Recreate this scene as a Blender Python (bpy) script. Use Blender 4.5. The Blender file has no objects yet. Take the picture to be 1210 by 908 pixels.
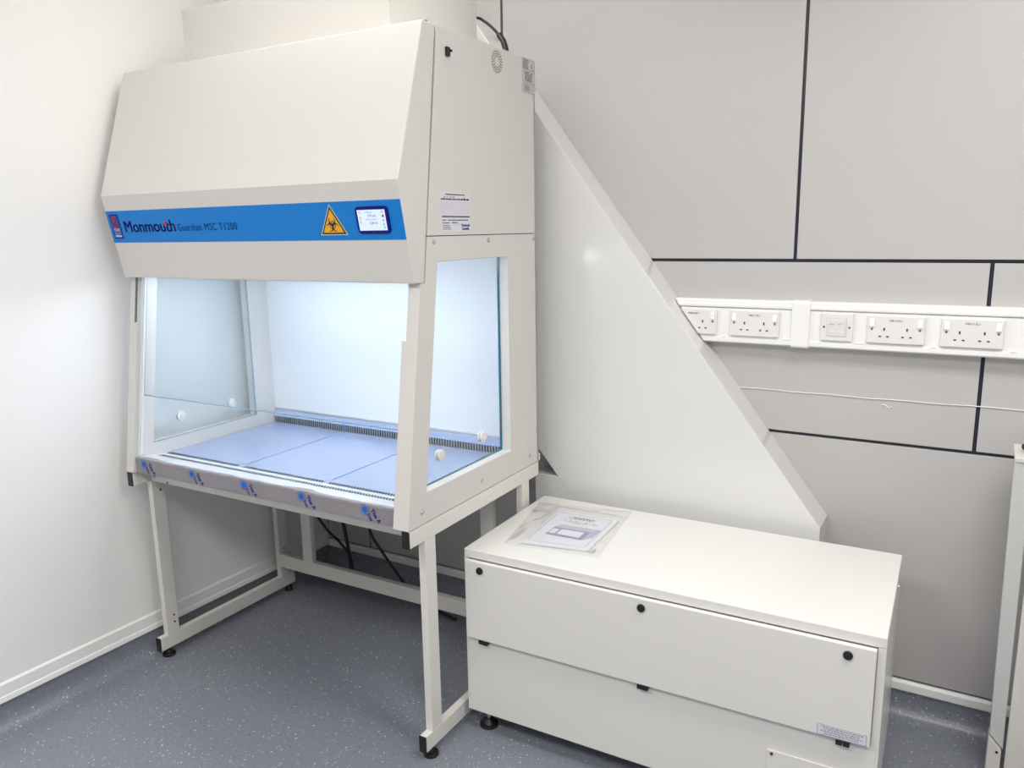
import bpy, bmesh, math, random
from mathutils import Vector, Matrix
from mathutils.geometry import tessellate_polygon
random.seed(7)
S = bpy.context.scene
COL = S.collection
PI = math.pi

# ---------------------------------------------------------------- camera
FPX, YAW, PIT, ROL = 927.66, 0.5399, 0.1933, -0.0170
cd = bpy.data.cameras.new('camera')
cam = bpy.data.objects.new('camera', cd); COL.objects.link(cam)
cd.sensor_fit = 'HORIZONTAL'; cd.sensor_width = 36.0
cd.lens = FPX / 1210.0 * 36.0
cd.clip_start = 0.02
fw = Vector((-math.sin(YAW) * math.cos(PIT), math.cos(YAW) * math.cos(PIT), -math.sin(PIT)))
rt0 = Vector((math.cos(YAW), math.sin(YAW), 0)); up0 = rt0.cross(fw)
rt = rt0 * math.cos(ROL) + up0 * math.sin(ROL); up = -rt0 * math.sin(ROL) + up0 * math.cos(ROL)
cam.matrix_world = Matrix(((rt.x, up.x, -fw.x, 2.7614), (rt.y, up.y, -fw.y, -2.5472), (rt.z, up.z, -fw.z, 1.6845), (0, 0, 0, 1)))
cd.shift_x = (605 - 603.9) / 1210.0; cd.shift_y = -(454 - 453.4) / 1210.0
S.camera = cam

# ---------------------------------------------------------------- world, lights, exposure
w = bpy.data.worlds.new('world'); S.world = w; w.use_nodes = True
w.node_tree.nodes['Background'].inputs[0].default_value = (0.9, 0.95, 1.0, 1)
w.node_tree.nodes['Background'].inputs[1].default_value = 0.3
vs = S.view_settings
vs.view_transform = 'Standard'; vs.look = 'None'; vs.gamma = 1.0; vs.use_curve_mapping = False
vs.exposure = 0.0
CEIL = 2.95
def area_light(name, loc, sx, sy, power, color, rot=(0, 0, 0)):
    l = bpy.data.lights.new(name, 'AREA'); l.shape = 'RECTANGLE'; l.size = sx; l.size_y = sy
    l.energy = power; l.color = color
    o = bpy.data.objects.new(name, l); o.location = loc; o.rotation_euler = rot; COL.objects.link(o)
    return o
WARM = (1.0, 0.975, 0.94)
CEILING_PANELS = [(1.05, -0.66, 3.7), (3.1, -1.1, 27), (1.2, -2.75, 30), (3.2, -3.0, 26)]
for px, py, pw_ in CEILING_PANELS:
    area_light('ceiling_panel_light', (px, py, CEIL - 0.035), 1.15, 0.56, pw_, WARM)
CHAMBER_POWER = 1.1
CHAMBER_COLOR = (0.83, 0.90, 1.0)

# ---------------------------------------------------------------- materials
MATS = {}
def mat(name, col, rough=0.5, metal=0.0, spec=0.5, coat=0.0, emit=None, es=0.0, bump=None, vary=None):
    m = bpy.data.materials.new(name); m.use_nodes = True
    nt = m.node_tree; b = nt.nodes['Principled BSDF']
    b.inputs['Base Color'].default_value = (*col, 1); b.inputs['Roughness'].default_value = rough
    b.inputs['Metallic'].default_value = metal; b.inputs['Specular IOR Level'].default_value = spec
    b.inputs['Coat Weight'].default_value = coat; b.inputs['Coat Roughness'].default_value = 0.12
    if emit: b.inputs['Emission Color'].default_value = (*emit, 1); b.inputs['Emission Strength'].default_value = es
    tc = nt.nodes.new('ShaderNodeTexCoord')
    if bump:
        n = nt.nodes.new('ShaderNodeTexNoise'); n.inputs['Scale'].default_value = bump[0]; n.inputs['Detail'].default_value = 3
        bp = nt.nodes.new('ShaderNodeBump'); bp.inputs['Strength'].default_value = bump[1]; bp.inputs['Distance'].default_value = 0.002
        nt.links.new(tc.outputs['Object'], n.inputs['Vector']); nt.links.new(n.outputs['Fac'], bp.inputs['Height'])
        nt.links.new(bp.outputs['Normal'], b.inputs['Normal'])
    if vary:
        n = nt.nodes.new('ShaderNodeTexNoise'); n.inputs['Scale'].default_value = vary[0]; n.inputs['Detail'].default_value = 4
        r = nt.nodes.new('ShaderNodeValToRGB'); a = vary[1]
        r.color_ramp.elements[0].position = 0.3; r.color_ramp.elements[1].position = 0.7
        r.color_ramp.elements[0].color = (*[c * (1 - a) for c in col], 1); r.color_ramp.elements[1].color = (*[min(1, c * (1 + a)) for c in col], 1)
        nt.links.new(tc.outputs['Object'], n.inputs['Vector']); nt.links.new(n.outputs['Fac'], r.inputs['Fac'])
        nt.links.new(r.outputs['Color'], b.inputs['Base Color'])
    MATS[name] = m
    return m
def sheer(name, tint, gloss=0.05, rough=0.02, ior=1.5, extra=0.0):
    m = bpy.data.materials.new(name); m.use_nodes = True; nt = m.node_tree; nt.nodes.clear()
    out = nt.nodes.new('ShaderNodeOutputMaterial'); tr = nt.nodes.new('ShaderNodeBsdfTransparent'); tr.inputs[0].default_value = (*tint, 1)
    gl = nt.nodes.new('ShaderNodeBsdfGlossy'); gl.inputs['Roughness'].default_value = rough
    lw = nt.nodes.new('ShaderNodeLayerWeight'); lw.inputs[0].default_value = 0.5   # Schlick: f0 + (1 - f0) * facing^5, the same from both sides
    f0 = ((ior - 1) / (ior + 1)) ** 2 + extra
    pw = nt.nodes.new('ShaderNodeMath'); pw.operation = 'POWER'; pw.inputs[1].default_value = 5.0
    ad = nt.nodes.new('ShaderNodeMath'); ad.operation = 'MULTIPLY_ADD'; ad.inputs[1].default_value = 1 - f0; ad.inputs[2].default_value = f0; ad.use_clamp = True
    mx = nt.nodes.new('ShaderNodeMixShader')
    nt.links.new(lw.outputs['Facing'], pw.inputs[0]); nt.links.new(pw.outputs[0], ad.inputs[0]); nt.links.new(ad.outputs[0], mx.inputs[0])
    nt.links.new(tr.outputs[0], mx.inputs[1]); nt.links.new(gl.outputs[0], mx.inputs[2]); nt.links.new(mx.outputs[0], out.inputs[0])
    return m
POWDER = mat('white_powder_coat', (0.70, 0.685, 0.655), 0.38, bump=(900, 0.04), vary=(3, 0.01))
STANDW = mat('stand_powder_coat', (0.78, 0.765, 0.72), 0.42, vary=(4, 0.015))
GLOSSW = mat('gloss_white_board', (0.765, 0.768, 0.755), 0.22, spec=0.9, coat=0.5, vary=(2, 0.008))
BOXTOP = mat('box_white_coat', (0.79, 0.782, 0.76), 0.25, bump=(600, 0.03), vary=(3, 0.008))
LINER = mat('chamber_liner', (0.80, 0.83, 0.86), 0.35)
WALLW = mat('white_wall_paint', (0.90, 0.895, 0.885), 0.6, bump=(120, 0.12), vary=(1.5, 0.01))
FARWALL = mat('far_wall_grey', (0.45, 0.445, 0.44), 0.6)
PANELG = mat('grey_wall_laminate', (0.53, 0.52, 0.518), 0.38, bump=(40, 0.02), vary=(1.2, 0.015))
GROOVE = mat('black_groove', (0.012, 0.014, 0.022), 0.4)
GROOVEB = mat('blue_black_bead', (0.028, 0.038, 0.068), 0.3)
BLACK = mat('black_plastic', (0.012, 0.011, 0.011), 0.35)
CABLE = mat('black_cable_rubber', (0.015, 0.014, 0.016), 0.42)
TRUNK = mat('white_pvc_trunking', (0.90, 0.90, 0.90), 0.3)
SOCKET = mat('white_socket_plastic', (0.82, 0.81, 0.80), 0.25)
HOLE = mat('dark_hole', (0.02, 0.015, 0.012), 0.6)
BLUE = mat('blue_vinyl_band', (0.002, 0.215, 0.68), 0.4, spec=0.25)
NAVY = mat('navy_print', (0.003, 0.006, 0.20), 0.5, spec=0.15)
NAVYB = mat('navy_bezel', (0.003, 0.003, 0.20), 0.4, spec=0.2)
MIDBLUE = mat('mid_blue_print', (0.02, 0.10, 0.33), 0.4)
RED = mat('red_print', (0.70, 0.03, 0.03), 0.4)
BADGE = mat('badge_blue', (0.01, 0.07, 0.42), 0.45, spec=0.2)
WHITEP = mat('white_print', (0.92, 0.92, 0.94), 0.4)
YELLOW = mat('yellow_sign', (0.90, 0.45, 0.008), 0.4)
CREAM = mat('sign_border', (0.75, 0.68, 0.45), 0.4)
INK = mat('black_ink', (0.015, 0.015, 0.02), 0.5)
GREYINK = mat('grey_ink', (0.30, 0.30, 0.36), 0.5)
PALEINK = mat('pale_ink', (0.55, 0.55, 0.62), 0.5)
LILAC = mat('lilac_picture_print', (0.50, 0.49, 0.60), 0.5)
LABEL = mat('label_paper', (0.74, 0.73, 0.80), 0.4)
LABELG = mat('label_grey_film', (0.60, 0.60, 0.62), 0.4)
PAPER = mat('booklet_paper', (0.80, 0.81, 0.87), 0.5)
SCREEN = mat('lit_screen', (0.5, 0.6, 0.7), 0.2, emit=(0.66, 0.76, 0.95), es=0.55)
FILM = mat('grey_protective_film', (0.28, 0.265, 0.29), 0.45, bump=(25, 0.25), vary=(8, 0.05))
FILMB = mat('film_blue_print', (0.003, 0.15, 0.72), 0.5, spec=0.2)
TRAYM = mat('film_covered_tray', (0.33, 0.40, 0.57), 0.14, bump=(9, 0.5), vary=(5, 0.03))
TRAYB = mat('rear_grille_film', (0.42, 0.52, 0.76), 0.25, vary=(12, 0.08))
STEEL = mat('brushed_steel', (0.66, 0.68, 0.70), 0.3, metal=0.9)
BOLT = mat('bolt_head', (0.50, 0.49, 0.47), 0.3, metal=0.4)
TEAL = mat('glass_edge_teal', (0.01, 0.14, 0.22), 0.2)
PALEBLUE = mat('pale_blue_marking', (0.16, 0.30, 0.72), 0.4)
GREYPOST = mat('grey_steel_post', (0.58, 0.60, 0.59), 0.35)
GROM = mat('white_rubber_grommet', (0.80, 0.80, 0.80), 0.4)
GLASS = sheer('clear_glass', (0.965, 0.985, 0.99))
BAG = sheer('clear_polythene', (0.985, 0.985, 0.982), rough=0.07, ior=1.45, extra=0.05)
LAMPM = mat('lamp_tube', (0.9, 0.95, 1), 0.3, emit=(0.85, 0.91, 1.0), es=15)
CEILLAMP = mat('ceiling_diffuser', (0.9, 0.9, 0.9), 0.4, emit=(1.0, 0.95, 0.88), es=4)

def floor_material():
    m = bpy.data.materials.new('speckled_blue_grey_vinyl'); m.use_nodes = True; nt = m.node_tree
    b = nt.nodes['Principled BSDF']; b.inputs['Roughness'].default_value = 0.33
    tc = nt.nodes.new('ShaderNodeTexCoord'); L = nt.links
    base = nt.nodes.new('ShaderNodeTexNoise'); base.inputs['Scale'].default_value = 120; base.inputs['Detail'].default_value = 6
    L.new(tc.outputs['Object'], base.inputs['Vector'])
    r = nt.nodes.new('ShaderNodeValToRGB'); r.color_ramp.elements[0].position = 0.35; r.color_ramp.elements[1].position = 0.68
    r.color_ramp.elements[0].color = (0.195, 0.212, 0.255, 1); r.color_ramp.elements[1].color = (0.250, 0.270, 0.315, 1)
    L.new(base.outputs['Fac'], r.inputs['Fac'])
    def flecks(scale, size, keep):
        v = nt.nodes.new('ShaderNodeTexVoronoi'); v.inputs['Scale'].default_value = scale; v.inputs['Randomness'].default_value = 1
        wn = nt.nodes.new('ShaderNodeTexNoise'); wn.inputs['Scale'].default_value = scale * 1.7
        mxv = nt.nodes.new('ShaderNodeMix'); mxv.data_type = 'VECTOR'; mxv.inputs[0].default_value = 0.012
        L.new(tc.outputs['Object'], wn.inputs['Vector']); L.new(tc.outputs['Object'], mxv.inputs[4]); L.new(wn.outputs['Color'], mxv.inputs[5])
        L.new(mxv.outputs[1], v.inputs['Vector'])
        lt = nt.nodes.new('ShaderNodeMath'); lt.operation = 'LESS_THAN'; lt.inputs[1].default_value = size; L.new(v.outputs['Distance'], lt.inputs[0])
        sp = nt.nodes.new('ShaderNodeSeparateColor'); L.new(v.outputs['Color'], sp.inputs[0])
        gt = nt.nodes.new('ShaderNodeMath'); gt.operation = 'LESS_THAN'; gt.inputs[1].default_value = keep; L.new(sp.outputs[0], gt.inputs[0])
        mu = nt.nodes.new('ShaderNodeMath'); mu.operation = 'MULTIPLY'; L.new(lt.outputs[0], mu.inputs[0]); L.new(gt.outputs[0], mu.inputs[1])
        return mu.outputs[0]
    col = r.outputs['Color']
    for scale, size, keep, c in ((95, 0.21, 0.16, (0.70, 0.74, 0.78)), (60, 0.17, 0.13, (0.62, 0.66, 0.70)), (150, 0.25, 0.10, (0.45, 0.50, 0.56)), (70, 0.15, 0.05, (0.03, 0.035, 0.05))):
        f = flecks(scale, size, keep); mx = nt.nodes.new('ShaderNodeMix'); mx.data_type = 'RGBA'
        L.new(f, mx.inputs[0]); L.new(col, mx.inputs[6]); mx.inputs[7].default_value = (*c, 1); col = mx.outputs[2]
    L.new(col, b.inputs['Base Color'])
    bm_ = nt.nodes.new('ShaderNodeBump'); bm_.inputs['Strength'].default_value = 0.08; bm_.inputs['Distance'].default_value = 0.001
    L.new(base.outputs['Fac'], bm_.inputs['Height']); L.new(bm_.outputs['Normal'], b.inputs['Normal'])
    return m
VINYL = floor_material()

# ---------------------------------------------------------------- helpers
class MB:
    """collects shapes; build() links them as one mesh object"""
    def __init__(s): s.bm = bmesh.new(); s.mi = 0
    def quadmesh(s, vs_, fs):
        v = [s.bm.verts.new(p) for p in vs_]
        for f in fs:
            try: s.bm.faces.new([v[i] for i in f]).material_index = s.mi
            except ValueError: pass
        return s
    def box(s, a, b):
        x0, y0, z0 = a; x1, y1, z1 = b
        return s.quadmesh([(x0, y0, z0), (x1, y0, z0), (x1, y1, z0), (x0, y1, z0), (x0, y0, z1), (x1, y0, z1), (x1, y1, z1), (x0, y1, z1)],
                          [(0, 3, 2, 1), (4, 5, 6, 7), (0, 1, 5, 4), (1, 2, 6, 5), (2, 3, 7, 6), (3, 0, 4, 7)])
    def prism(s, poly, ax, a, b, holes=()):
        """poly in the plane of the other two axes (in order), swept from a to b along ax"""
        def P(u, v, t): return (t, u, v) if ax == 0 else ((u, t, v) if ax == 1 else (u, v, t))
        loops = [list(poly)] + [list(h) for h in holes]
        flat = [p for l in loops for p in l]
        tris = tessellate_polygon([[Vector((p[0], p[1], 0)) for p in l] for l in loops]) if (holes or len(poly) > 4) else None
        n = len(flat)
        V = [P(u, v, a) for u, v in flat] + [P(u, v, b) for u, v in flat]
        F = []
        if holes:
            for t in tris: F.append(tuple(t)); F.append(tuple(i + n for i in reversed(t)))
        else:
            F.append(tuple(range(n))); F.append(tuple(reversed(range(n, 2 * n))))
        k = 0
        for l in loops:
            m_ = len(l)
            for i in range(m_): j = (i + 1) % m_; F.append((k + i, k + j, k + j + n, k + i + n))
            k += m_
        return s.quadmesh(V, F)
    def cyl(s, c, axis, r, h, n=20, r2=None):
        A = Vector(axis).normalized(); T = Vector((1, 0, 0)) if abs(A.x) < .9 else Vector((0, 1, 0))
        U = A.cross(T).normalized(); Vv = A.cross(U); c = Vector(c); r2 = r if r2 is None else r2
        V = []
        for q, rr in ((0, r), (h, r2)):
            for i in range(n): a = 2 * PI * i / n; V.append(c + A * q + (U * math.cos(a) + Vv * math.sin(a)) * rr)
        F = [tuple(reversed(range(n))), tuple(range(n, 2 * n))] + [(i, (i + 1) % n, (i + 1) % n + n, i + n) for i in range(n)]
        return s.quadmesh(V, F)
    def tube(s, pts, r, n=8):
        pts = [Vector(p) for p in pts]; V = []; prev = None
        for i, p in enumerate(pts):
            d = (pts[min(i + 1, len(pts) - 1)] - pts[max(i - 1, 0)]).normalized()
            if prev is None: prev = d.orthogonal().normalized()
            U = (prev - d * prev.dot(d)).normalized(); prev = U; W_ = d.cross(U)
            for k in range(n): a = 2 * PI * k / n; V.append(p + (U * math.cos(a) + W_ * math.sin(a)) * r)
        F = [tuple(reversed(range(n))), tuple(range((len(pts) - 1) * n, len(pts) * n))]
        for i in range(len(pts) - 1):
            for k in range(n): F.append((i * n + k, i * n + (k + 1) % n, (i + 1) * n + (k + 1) % n, (i + 1) * n + k))
        return s.quadmesh(V, F)
    def build(s, name, mats, parent=None, bevel=0.0, smooth=False, stuff=False):
        if CLIP:
            g = bmesh.ops.bisect_plane(s.bm, geom=s.bm.verts[:] + s.bm.edges[:] + s.bm.faces[:], plane_co=CLIP[0], plane_no=CLIP[1], clear_inner=True)
            ed = [e for e in g['geom_cut'] if isinstance(e, bmesh.types.BMEdge)]
            if ed: bmesh.ops.holes_fill(s.bm, edges=ed)
            if not s.bm.faces: s.bm.free(); return None
        mats = mats if isinstance(mats, (list, tuple)) else [mats]
        bmesh.ops.recalc_face_normals(s.bm, faces=s.bm.faces)
        me = bpy.data.meshes.new(name); 
        if parent is not None and 'off' in ROOT.get(parent.name, {}):
            off = ROOT[parent.name]['off']
            for v in s.bm.verts: v.co -= off
        s.bm.to_mesh(me); s.bm.free()
        for m in mats: me.materials.append(m)
        if smooth:
            for p in me.polygons: p.use_smooth = True
        o = bpy.data.objects.new(name, me); COL.objects.link(o)
        if stuff: o['kind'] = 'stuff'
        if parent is not None:
            o.parent = parent; ROOT[o.name] = ROOT.get(parent.name, {})
        if bevel:
            md = o.modifiers.new('bevel', 'BEVEL'); md.width = bevel; md.segments = 2; md.limit_method = 'ANGLE'; md.angle_limit = 0.6
        return o
ROOT = {}; CLIP = None
def smooth_path(pts, k=8):
    """Catmull-Rom through the points"""
    P = [Vector(p) for p in pts]; P = [P[0] * 2 - P[1]] + P + [P[-1] * 2 - P[-2]]; out = []
    for i in range(1, len(P) - 2):
        a, b, c, d = P[i - 1:i + 3]
        for q in range(k):
            t = q / k; out.append(0.5 * ((2 * b) + (c - a) * t + (2 * a - 5 * b + 4 * c - d) * t * t + (3 * b - a - 3 * c + d) * t ** 3))
    out.append(P[-2]); return out
def tag(o, label, cat, group=None):
    o['label'] = label; o['category'] = cat
    if group: o['group'] = group
    return o
def thing(name, label, cat, loc, rotz=0.0, off=(0, 0, 0), group=None):
    """Empty at the base; children's meshes are given in a frame where the base stands at off"""
    o = bpy.data.objects.new(name, None); COL.objects.link(o); o.location = loc; o.rotation_euler = (0, 0, rotz)
    o.empty_display_size = 0.1; tag(o, label, cat, group); ROOT[o.name] = {'off': Vector(off)}
    return o
def struct(o): o['kind'] = 'structure'; return o
def text_bm(mb, body, O, U, V, width=None, height=None, thick=0.0, lift=0.0006, align='L', shear=0.0, space=1.0):
    """flat lettering: bounding box fitted to width x height, lower left corner at O"""
    cu = bpy.data.curves.new('t', 'FONT'); cu.body = body; cu.size = 1; cu.shear = shear; cu.space_character = space
    cu.resolution_u = 3
    o = bpy.data.objects.new('t', cu); COL.objects.link(o)
    dg = bpy.context.evaluated_depsgraph_get(); dg.update()
    me = bpy.data.meshes.new_from_object(o.evaluated_get(dg))
    xs = [v.co.x for v in me.vertices]; ys = [v.co.y for v in me.vertices]
    if xs:
        x0, x1, y0, y1 = min(xs), max(xs), min(ys), max(ys)
        sx = width / (x1 - x0) if width else None; sy = height / (y1 - y0) if height else None
        sx = sx or sy; sy = sy or sx
        U = Vector(U).normalized(); V = Vector(V).normalized(); N = U.cross(V); O = Vector(O)
        if align == 'C': O = O - U * (x1 - x0) * sx / 2
        for dx, dy in (((-thick, 0), (thick, 0), (0, thick * .6), (0, -thick * .6)) if thick else ((0, 0),)):   # struck several times for bolder strokes
            vs_ = [mb.bm.verts.new(O + U * (v.co.x - x0 + dx) * sx + V * (v.co.y - y0 + dy) * sy + N * lift) for v in me.vertices]
            for p in me.polygons:
                try: mb.bm.faces.new([vs_[i] for i in p.vertices]).material_index = mb.mi
                except ValueError: pass
    bpy.data.objects.remove(o); bpy.data.meshes.remove(me); bpy.data.curves.remove(cu)
    return mb
class Flat:
    """flat print on a plane: O origin, U right, V up"""
    def __init__(s, mb, O, U, V, lift=0.0005): s.mb = mb; s.O = Vector(O); s.U = Vector(U).normalized(); s.V = Vector(V).normalized(); s.N = s.U.cross(s.V); s.lift = lift
    def P(s, u, v): return s.O + s.U * u + s.V * v + s.N * s.lift
    def poly(s, pts): s.mb.bm.faces.new([s.mb.bm.verts.new(s.P(u, v)) for u, v in pts]).material_index = s.mb.mi; return s
    def rect(s, u0, v0, u1, v1): return s.poly([(u0, v0), (u1, v0), (u1, v1), (u0, v1)])
    def slab(s, pts, t):
        m = s.mb.mi; n = len(pts); a = [s.O + s.U * u + s.V * v for u, v in pts]; b = [p + s.N * t for p in a]
        s.mb.quadmesh(a + b, [tuple(reversed(range(n))), tuple(range(n, 2 * n))] + [(i, (i + 1) % n, (i + 1) % n + n, i + n) for i in range(n)]); return s
    def frame(s, u0, v0, u1, v1, w): s.rect(u0, v0, u1, v0 + w); s.rect(u0, v1 - w, u1, v1); s.rect(u0, v0 + w, u0 + w, v1 - w); s.rect(u1 - w, v0 + w, u1, v1 - w); return s
    def line(s, a, b, w):
        d = Vector((b[0] - a[0], b[1] - a[1])); L_ = d.length
        if L_ < 1e-6: return s
        d /= L_; n = Vector((-d.y, d.x)) * w / 2
        return s.poly([(a[0] - n.x, a[1] - n.y), (b[0] - n.x, b[1] - n.y), (b[0] + n.x, b[1] + n.y), (a[0] + n.x, a[1] + n.y)])
    def ring(s, c, r0, r1, a0=0, a1=2 * PI, n=28):
        for i in range(n):
            a = a0 + (a1 - a0) * i / n; b = a0 + (a1 - a0) * (i + 1) / n
            q = [(c[0] + r0 * math.cos(a), c[1] + r0 * math.sin(a)), (c[0] + r1 * math.cos(a), c[1] + r1 * math.sin(a)), (c[0] + r1 * math.cos(b), c[1] + r1 * math.sin(b)), (c[0] + r0 * math.cos(b), c[1] + r0 * math.sin(b))]
            s.poly(q)
        return s
    def disc(s, c, r, n=20): return s.poly([(c[0] + r * math.cos(2 * PI * i / n), c[1] + r * math.sin(2 * PI * i / n)) for i in range(n)])
def rounded(u0, v0, u1, v1, r, n=5):
    out = []
    for cx, cy, a in ((u1 - r, v0 + r, -PI / 2), (u1 - r, v1 - r, 0), (u0 + r, v1 - r, PI / 2), (u0 + r, v0 + r, PI)):
        for i in range(n + 1): t = a + PI / 2 * i / n; out.append((cx + r * math.cos(t), cy + r * math.sin(t)))
    return out
def scribble(F, u0, v0, u1, v1, h, seed=0, fill=0.75):
    """a row of word-like dashes where the print is too small to read"""
    r = random.Random(seed); u = u0
    while u < u1:
        l = h * r.uniform(0.8, 3.2)
        if u + l > u1: l = u1 - u
        if r.random() < fill + 0.2: F.rect(u, v0, u + l, v0 + h)
        u += l + h * r.uniform(0.5, 0.9)

# ---------------------------------------------------------------- the room
XL, YB, XR, YF = -0.0473, 0.2638, 4.2, -4.4
WT = 0.1
# floor with a coved edge along the two walls
fb = MB(); R_ = 0.055; ZC = 0.108; n = 8
def cove(t0, t1):  # profile from wall top to floor: (distance from wall, height)
    p = [(0.004, ZC)]
    for i in range(n + 1):
        a = PI / 2 * i / n; p.append((0.004 + R_ * (1 - math.cos(a)), 0.0 + R_ * (1 - math.sin(a))))
    return p
prof = cove(0, 0)
V = []; F = []
cols = [(XL, 1), (XR, -1)]
xs_ = [XL + d for d, h in prof] + [XR - d for d, h in reversed(prof)]; hx = [h for d, h in prof] + [h for d, h in reversed(prof)]
ys_ = [YF + 0.0] + [YB - d for d, h in reversed(prof)]; hy = [0.0] + [h for d, h in reversed(prof)]
for j, yy in enumerate(ys_):
    for i, xx in enumerate(xs_): V.append((xx, yy, max(hx[i], hy[j])))
NX = len(xs_)
for j in range(len(ys_) - 1):
    for i in range(NX - 1): F.append((j * NX + i, j * NX + i + 1, (j + 1) * NX + i + 1, (j + 1) * NX + i))
flo = fb.quadmesh(V, F).build('floor', VINYL, smooth=True); struct(flo)
struct(MB().box((XL - WT, YF - WT, -0.1), (XR + WT, YB + WT, -0.005)).build('trim_1', VINYL))
struct(MB().box((XL - WT, YF - WT, 0), (XL, YB + WT, CEIL)).build('wall_left', WALLW))
struct(MB().box((XR, YF - WT, 0), (XR + WT, YB + WT, CEIL)).build('wall_right', FARWALL))
struct(MB().box((XL, YF - WT, 0), (XR, YF, CEIL)).build('wall_front', FARWALL))
struct(MB().box((XL - WT, YF - WT, CEIL), (XR + WT, YB + WT, CEIL + 0.1)).build('ceiling', WALLW))
# back wall: dark backing, grey laminate panels standing proud, recessed black joints
wb = struct(MB().box((XL, YB + 0.012, 0), (XR, YB + WT, CEIL)).build('wall_back', GROOVE))
G = 0.0055
vx_top = [XL, 1.061, 2.209, 3.357, XR]; vx_band = [XL, 0.489, 1.637, 2.785, 3.933, XR]; vx_low = [XL + 0.004, 0.238, 3.5, XR]
for xs, z0, z1 in ((vx_top, 1.566, CEIL), (vx_band, 0.9635, 1.566), (vx_low, 0.13, 0.9635)):
    for a, b in zip(xs[:-1], xs[1:]):
        MB().box((a + G, YB, z0 + G), (b - G, YB + 0.0125, z1 - G)).build('wall_panel', PANELG, wb, bevel=0.0015)
jb = MB()
for x, z0, z1 in ((1.061, 1.57, CEIL), (2.209, 1.57, CEIL), (2.785, 0.967, 1.562), (1.637, .967, 1.562), (0.238, 0.13, 0.96)):
    jb.box((x - 0.0022, YB + 0.0075, z0), (x + 0.0022, YB + 0.0125, z1))
for z in (1.566, 0.9635): jb.box((XL, YB + 0.0075, z - 0.0022), (XR, YB + 0.0125, z + 0.0022))
jb.build('joint_bead', GROOVEB, wb)
# capping strips over the coved floor edge, skirting board on the left wall
cp = MB().prism([(YB - 0.012, 0.094), (YB - 0.009, 0.120), (YB - 0.002, 0.128), (YB + 0.0125, 0.128), (YB + 0.0125, 0.094)], 0, XL + 0.012, XR)
struct(cp.build('trim_2', TRUNK, bevel=0.002))
cl = MB().prism([(XL + 0.014, 0.101), (XL + 0.011, 0.120), (XL + 0.003, 0.127), (XL, 0.127), (XL, 0.101)], 1, YF, YB - 0.002)
struct(cl.build('trim_3', TRUNK, bevel=0.002))
struct(MB().prism([(XL, 0.120), (XL + 0.008, 0.120), (XL + 0.008, 0.163), (XL + 0.002, 0.170), (XL, 0.170)], 1, YF, YB - 0.002).build('baseboard_left', WALLW, bevel=0.001))
# ceiling lights
lroot = None
for i, (px, py, pw_) in enumerate(CEILING_PANELS):
    t = thing('ceiling_light', 'square-edged ceiling light panel, %s' % ['above the safety cabinet', 'above the grey panelled wall', 'behind the camera on the left', 'behind the camera on the right'][i], 'light', (px, py, CEIL))
    MB().prism([(-.60, -.30), (.60, -.30), (.60, .30), (-.60, .30)], 2, -0.03, 0.0, holes=[[(-.58, -.28), (.58, -.28), (.58, .28), (-.58, .28)]]).build('frame', TRUNK, t)
    MB().box((-.58, -.28, -0.012), (.58, .28, -0.004)).build('diffuser', CEILLAMP, t)

# ---------------------------------------------------------------- safety cabinet
W = 1.34; RA = 0.0172
YH1, YH2, ZH2, YH3, ZH3 = -0.6686, -0.8105, 1.8279, -0.7502, 1.5353
ZT, ZS, ZB, ZR = 2.2686, 1.6692, 0.8008, 0.7468
def yfront(z): return -0.8324 + (z - 0.8039) * 0.147           # sloped front edge of the side frames
cab = thing('safety_cabinet', 'white biological safety cabinet with blue front band and glowing glass chamber, on a white stand', 'safety cabinet', (0, 0, ZB), RA, (0, 0, ZB))
# hood (front cover)
MB().prism([(YH1, ZT), (YH2, ZH2), (YH3, ZH3), (-0.7065, ZH3), (-0.606, ZT)], 0, 0, W).build('hood', POWDER, cab, bevel=0.003)
# body core behind the cover panels
MB().prism([(-0.598, ZT - 0.004), (-0.694, 1.60), (-0.01, 1.60), (-0.01, ZT - 0.004)], 0, 0.006, W - 0.006).build('body', HOLE, cab)
MB().box((0.002, -0.598, ZT - 0.0045), (W - 0.002, -0.002, ZT)).build('top_panel', POWDER, cab)
MB().box((0.042, -0.105, 0.86), (W - 0.042, -0.012, 1.60)).build('chamber_back', LINER, cab)
MB().box((0.0, -0.012, ZB), (W, 0.0, ZT - 0.006)).build('rear_panel', POWDER, cab)
MB().box((0.042, -0.69, 1.592), (W - 0.042, -0.105, 1.5995)).build('chamber_ceiling', LINER, cab)
for x0, x1 in ((0.0, 0.006), (W - 0.006, W)):
    MB().prism([(-0.5985, ZT), (-0.6825, ZS + 0.0025), (-0.0005, ZS + 0.0025), (-0.0005, ZT)], 0, x0, x1).build('side_panel', POWDER, cab, bevel=0.0008)
outer = [(yfront(ZB + .003), ZB + 0.003), (-0.0005, ZB + 0.003), (-0.0005, ZS), (-0.6834, ZS), (-0.702, 1.534), (yfront(1.534), 1.534)]
hole = [(-0.7341, 0.898), (-0.2150, 0.898), (-0.2130, 1.595), (-0.6345, 1.595)]
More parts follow.
